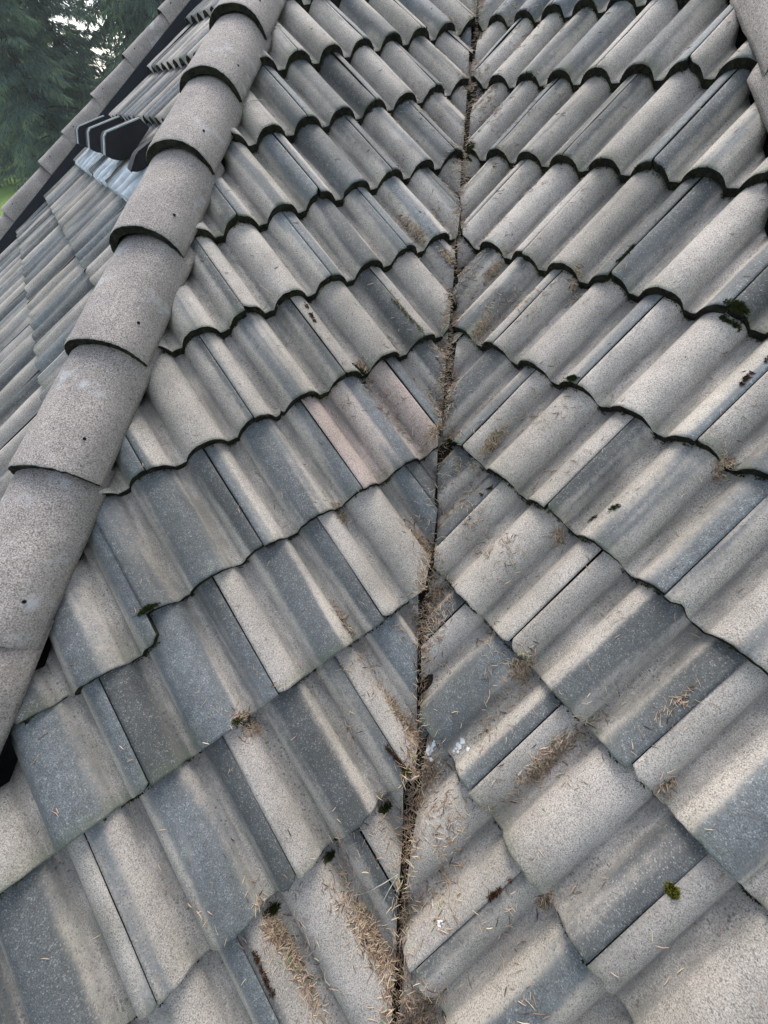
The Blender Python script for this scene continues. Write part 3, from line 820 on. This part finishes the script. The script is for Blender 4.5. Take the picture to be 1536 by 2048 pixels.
CU = [(1462, 640, .020, .008, 0, 'large dark green moss cushion on a tile edge at the right'),
 (1345, 1783, .007, .007, 3, 'small yellow green moss tuft on a seam at the lower right'),
 (820, 1553, .008, .008, 3, 'small yellow green moss tuft at the valley edge'),
 (302, 1225, .014, .004, 0, 'moss line under the edge above the slid tile'),
 (547, 1818, .010, .006, 0, 'moss tuft on a tile corner at the bottom left'),
 (660, 1712, .008, .005, 0, 'moss tuft on a seam end, lower left of the valley'),
 (770, 1615, .012, .006, 0, 'moss tuft under a tile edge near the lower valley'),
 (1140, 770, .010, .006, 0, 'moss tuft under a tile edge in the middle of the right slope'),
 (490, 1448, .008, .006, 0, 'moss tuft beside the round needle clump on the left slope'),
 (725, 752, .016, .007, 0, 'moss patch on the edge above the pinkish tile'),
 (905, 655, .012, .007, 0, 'moss tuft at the valley on a right hand tile edge'),
 (940, 290, .014, .008, 0, 'moss tuft at the upper valley between the two slopes'),
 (898, 883, .012, .006, 0, 'moss tuft on the tile corner right of the needle pile')]
for px, py, a, b, mt, lab in CU:
    c = pix(px, py)
    if not c: continue
    m = Moss(); p, n = drop(c.x, c.y)
    sl = SL['left' if c.x < -.02 else 'right']
    for _ in range(int(60 + 14000*a)):
        q = c + sl[1]*mr.gauss(0, a*.55) + sl[2]*mr.gauss(0, b*.5)
        p, n = drop(q.x, q.y)
        if p: m.tuft(p, n, b*mr.uniform(.2, .6), 8, mt if mr.random() < .75 else 1)
    if m.v: tag(m.build('moss_cushion'), lab, 'moss', 'moss cushions on tile edges')
# moss and rust coloured growth following seams between tiles
SE = [((1235, 525), (1268, 492), 0), ((1480, 770), (1536, 715), 2), ((500, 1885), (545, 1990), 2), ((785, 598), (845, 662), 3), ((960, 990), (985, 975), 2),
      ((610, 608), (630, 645), 2), ((1240, 1010), (1180, 1040), 0), ((975, 1800), (1020, 1762), 2), ((770, 1490), (812, 1540), 2)]
SM = Moss()
for a, b, mt in SE:
    for i in range(90):
        t = mr.random(); c = pix(a[0] + (b[0]-a[0])*t + mr.gauss(0, 1.5), a[1] + (b[1]-a[1])*t + mr.gauss(0, 1.5))
        if c and noise.noise(c*40) > -.2: SM.tuft(c, Vector((0, 0, 1)), .0028, 5, mt if mr.random() < .8 else 1)
if SM.v: tag(SM.build('seam_moss'), 'thin lines of rusty and green moss in the seams between tiles', 'moss', kind='stuff')

# ------------------------------------------------------------------ twigs and bird lime
def tube(pts, r0, r1, sides=6):
    v, f = [], []
    for i, p in enumerate(pts):
        d = (pts[min(i+1, len(pts)-1)] - pts[max(i-1, 0)]).normalized(); t = d.orthogonal().normalized(); b = d.cross(t)
        r = r0 + (r1 - r0)*i/(len(pts)-1)
        for k in range(sides):
            a = 6.283*k/sides; v.append(p + t*math.cos(a)*r + b*math.sin(a)*r)
    for i in range(len(pts)-1):
        for k in range(sides): f.append((i*sides+k, i*sides+(k+1) % sides, (i+1)*sides+(k+1) % sides, (i+1)*sides+k))
    f.append(tuple(range(sides))[::-1]); f.append(tuple(range(len(v)-sides, len(v))))
    return v, f
def twig(paths, r, label, mat=M_TWIG):
    V, F = [], []
    for path, lift in paths:
        P = []
        for i in range(len(path)-1):
            for k in range(5):
                t = k/5; q = pix(path[i][0]*(1-t) + path[i+1][0]*t, path[i][1]*(1-t) + path[i+1][1]*t)
                if q: P.append(q + Vector((0, 0, r + lift)))
        if len(P) < 3: continue
        for _ in range(2): P = [P[0]] + [(P[i-1] + P[i]*2 + P[i+1])/4 for i in range(1, len(P)-1)] + [P[-1]]
        v, f = tube(P, r, r*.5); b = len(V); V += v; F += [tuple(b + i for i in q) for q in f]
    if V: tag(link('twig', pydata('twig', V, F), mat, None), label, 'twig', 'twigs fallen on the tiles')
twig([([(797, 1748), (770, 1765), (735, 1785), (700, 1792)], .006), ([(795, 1752), (775, 1785), (755, 1830)], .006), ([(780, 1725), (783, 1752), (795, 1752)], .006)], .0011, 'pale forked lichened twig lying across the lower valley')
twig([([(488, 215), (500, 206), (522, 203), (545, 206)], .004)], .0012, 'thin curved twig by the left hip near the top')
twig([([(520, 572), (545, 590), (562, 625)], .002)], .0008, 'thin curved grass stem on the left slope', M_NEED[3])
twig([([(940, 985), (905, 990), (880, 1000)], .004), ([(925, 975), (905, 990)], .004)], .0011, 'pale twig beside the valley just below a tile corner')
twig([([(970, 1082), (940, 1090), (925, 1105)], .002)], .0009, 'dark thin twig on a pale tile right of the valley')
def splat(px, py, r, label, seed):
    c = pix(px, py)
    if not c: return
    rr = random.Random(seed); bm = bmesh.new()
    for _ in range(9):
        q = c + Vector((rr.gauss(0, r*.55), rr.gauss(0, r*.55), 0)); rad = r*rr.uniform(.15, .5); ring = []; m = 12
        for k in range(m):
            a = 6.283*k/m; e = rad*rr.uniform(.5, 1.2)
            p, n = drop(q.x + math.cos(a)*e, q.y + math.sin(a)*e)
            if not p: break
            ring.append(bm.verts.new(p + n*.0007))
        else:
            p, n = drop(q.x, q.y)
            if not p: continue
            cc = bm.verts.new(p + n*.0022)
            for k in range(m): bm.faces.new((ring[k], ring[(k+1) % m], cc))
    tag(link('bird_dropping', bm, M_DROP, None), label, 'bird dropping', 'white bird droppings')
splat(857, 1500, .016, 'white bird dropping in the valley beside a needle heap', 1)
splat(918, 1494, .016, 'white bird dropping on the corner of a right hand tile', 2)
splat(880, 1848, .007, 'small white bird dropping on a slate blue tile at the bottom', 3)
splat(878, 1525, .006, 'tiny bird dropping on the needle heap', 4)

# ------------------------------------------------------------------ ground and trees
gm = bmesh.new(); bmesh.ops.create_grid(gm, x_segments=2, y_segments=2, size=900)
for q in gm.verts: q.co.z = -2.6
tag(link('lawn', gm, M_LAWN, None, smooth=False), None, None, None, 'structure')
def crown_mesh(seed, H, R, dens=1.):
    rr = random.Random(seed); V, F, MI = [], [], []
    def leaf(p, d, ln, wd, m):
        d = d.normalized(); s = d.cross(Vector((rr.gauss(0, 1), rr.gauss(0, 1), rr.gauss(0, 1)))).normalized()*wd
        b = len(V); V.extend([p - s*.4, p + s, p + d*ln, p - s*.7 + d*ln*.45]); F.append((b, b+1, b+2, b+3)); MI.append(m)
    z = .5
    while z < H - .2:
        f = 1 - z/H; nb = rr.randint(6, 8)
        for _ in range(nb):
            az = rr.uniform(0, 6.283); L = (R*(f**.8) + .35)*rr.uniform(.65, 1.12)
            out = Vector((math.cos(az), math.sin(az), 0)); zz = z + rr.uniform(-.2, .2)
            droop = rr.uniform(.18, .42); lift = rr.uniform(.0, .25)
            steps = max(4, int(L*4.2*dens)); side = out.cross(Vector((0, 0, 1)))
            tone = rr.random()
            for i in range(1, steps+1):
                t = i/steps
                p = out*L*t + Vector((0, 0, zz + L*(lift*t - droop*t*t)))
                width = (.10 + .55*(1 - abs(2*t - .9)))*min(1, L*.35)
                for sgn in (-1, 1):
                    for _k in range(int(9*dens + .5)):
                        q = p + side*sgn*rr.uniform(0, width) + Vector((0, 0, rr.uniform(-.10, .04)))
                        dd = (out*rr.uniform(.3, 1) + side*sgn*rr.uniform(.2, 1) + Vector((0, 0, -rr.uniform(.25, 1.3))))
                        r = rr.random()
                        m = 2 if (t > .72 and r < .55) else 1 if r < .35 + .3*t else 0
                        leaf(q, dd, rr.uniform(.16, .46), rr.uniform(.014, .036), m)
        z += rr.uniform(.30, .46)
    me = pydata('crown', V, F)
    for m in M_LEAF: me.materials.append(m)
    me.polygons.foreach_set('material_index', MI)
    return me
def trunk_mesh(seed, H):
    rr = random.Random(seed); P = [Vector((.06*math.sin(i*.7 + seed), .06*math.cos(i*.5 + seed), H*i/14)) for i in range(15)]
    v, f = tube(P, .26, .02, 9)
    # limbs
    for _ in range(40):
        z = rr.uniform(.8, H*.9); az = rr.uniform(0, 6.283); L = 2.4*(1 - z/H) + .4
        o = Vector((math.cos(az), math.sin(az), 0))
        a, g = tube([Vector((0, 0, z)) + o*L*t + Vector((0, 0, L*(.1*t - .3*t*t))) for t in (0, .3, .6, 1)], .04, .012, 5)
        b = len(v); v += a; f += [tuple(b + i for i in q) for q in g]
    me = pydata('trunk', v, f); me.materials.append(M_BARK); return me
KIND = [(crown_mesh(1, 15, 3.6, 1.15), trunk_mesh(1, 15)), (crown_mesh(2, 12, 3.2, 1.15), trunk_mesh(2, 12)), (crown_mesh(3, 17, 4.2, 1.0), trunk_mesh(3, 17))]
TR = [  # azimuth, distance, kind, scale, label
 (141.5, 50, 0, 1.1, 'dark conifer at the photo\'s left edge, beyond the lawn'),
 (134.6, 41, 2, .95, 'tall dark conifer left of the gap of bright sky'),
 (131.8, 31, 0, .85, 'conifer with light green tips, nearest the lawn'),
 (128.2, 33, 2, .85, 'broad conifer just left of the bright sky gap'),
 (124.9, 47, 1, .42, 'low young conifer under the bright sky gap'),
 (126.6, 40, 1, .50, 'low conifer behind the verge tiles, under the sky gap'),
 (122.3, 36, 0, .95, 'conifer just right of the bright sky gap'),
 (119.0, 30, 2, .9, 'dense conifer above the middle verge tiles'),
 (115.2, 31, 0, 1.0, 'dense conifer above the upper verge tiles'),
 (111.5, 34, 2, 1.0, 'conifer behind the left hip at the photo\'s top'),
 (130.4, 46, 1, 1.0, 'distant conifer filling the space left of the sky gap'),
 (134.6, 52, 0, .9, 'distant conifer at the far side of the lawn'),
 (120.6, 48, 1, 1.1, 'distant conifer right of the sky gap'),
 (138.2, 60, 2, 1.0, 'far conifer behind the lawn at the left edge'),
 (132.0, 56, 2, 1.2, 'far conifer behind the left group of trees'),
 (114.0, 44, 2, 1.0, 'far conifer behind the upper verge tiles'),
 (117.0, 46, 1, 1.1, 'far conifer hidden behind the dense ones')]
for az, dist, k, sc, lab in TR:
    a = math.radians(az)
    M = Matrix.Translation((CAM_P.x + dist*math.cos(a), CAM_P.y + dist*math.sin(a), -2.62)) @ Matrix.Rotation(az*1.7, 4, 'Z') @ Matrix.Diagonal((sc, sc, sc, 1))
    r = empty('conifer_tree', lab, 'tree', M, 'conifers beyond the roof')
    for nm, me in zip(('crown', 'trunk'), KIND[k]):
        o = bpy.data.objects.new(nm, me); COL.objects.link(o); o.parent = r
# damp air between the roof and the trees
hb = bmesh.new(); bmesh.ops.create_cube(hb, size=1)
for q in hb.verts: q.co = Vector((q.co.x*190, q.co.y*190, 12.2 + q.co.z*31.6))
hm = bpy.data.materials.new('haze'); hm.use_nodes = True; ht = hm.node_tree; ht.nodes.clear()
ho = ht.nodes.new('ShaderNodeOutputMaterial'); hv = ht.nodes.new('ShaderNodeVolumePrincipled')
hv.inputs['Color'].default_value = (.84, .93, .94, 1); hv.inputs['Density'].default_value = .0012; hv.inputs['Anisotropy'].default_value = .2
ht.links.new(hv.outputs[0], ho.inputs['Volume'])
tag(link('haze', hb, hm, None, smooth=False), None, None, None, 'stuff')
print('tiles', len(TILES), 'objects', len(bpy.data.objects))
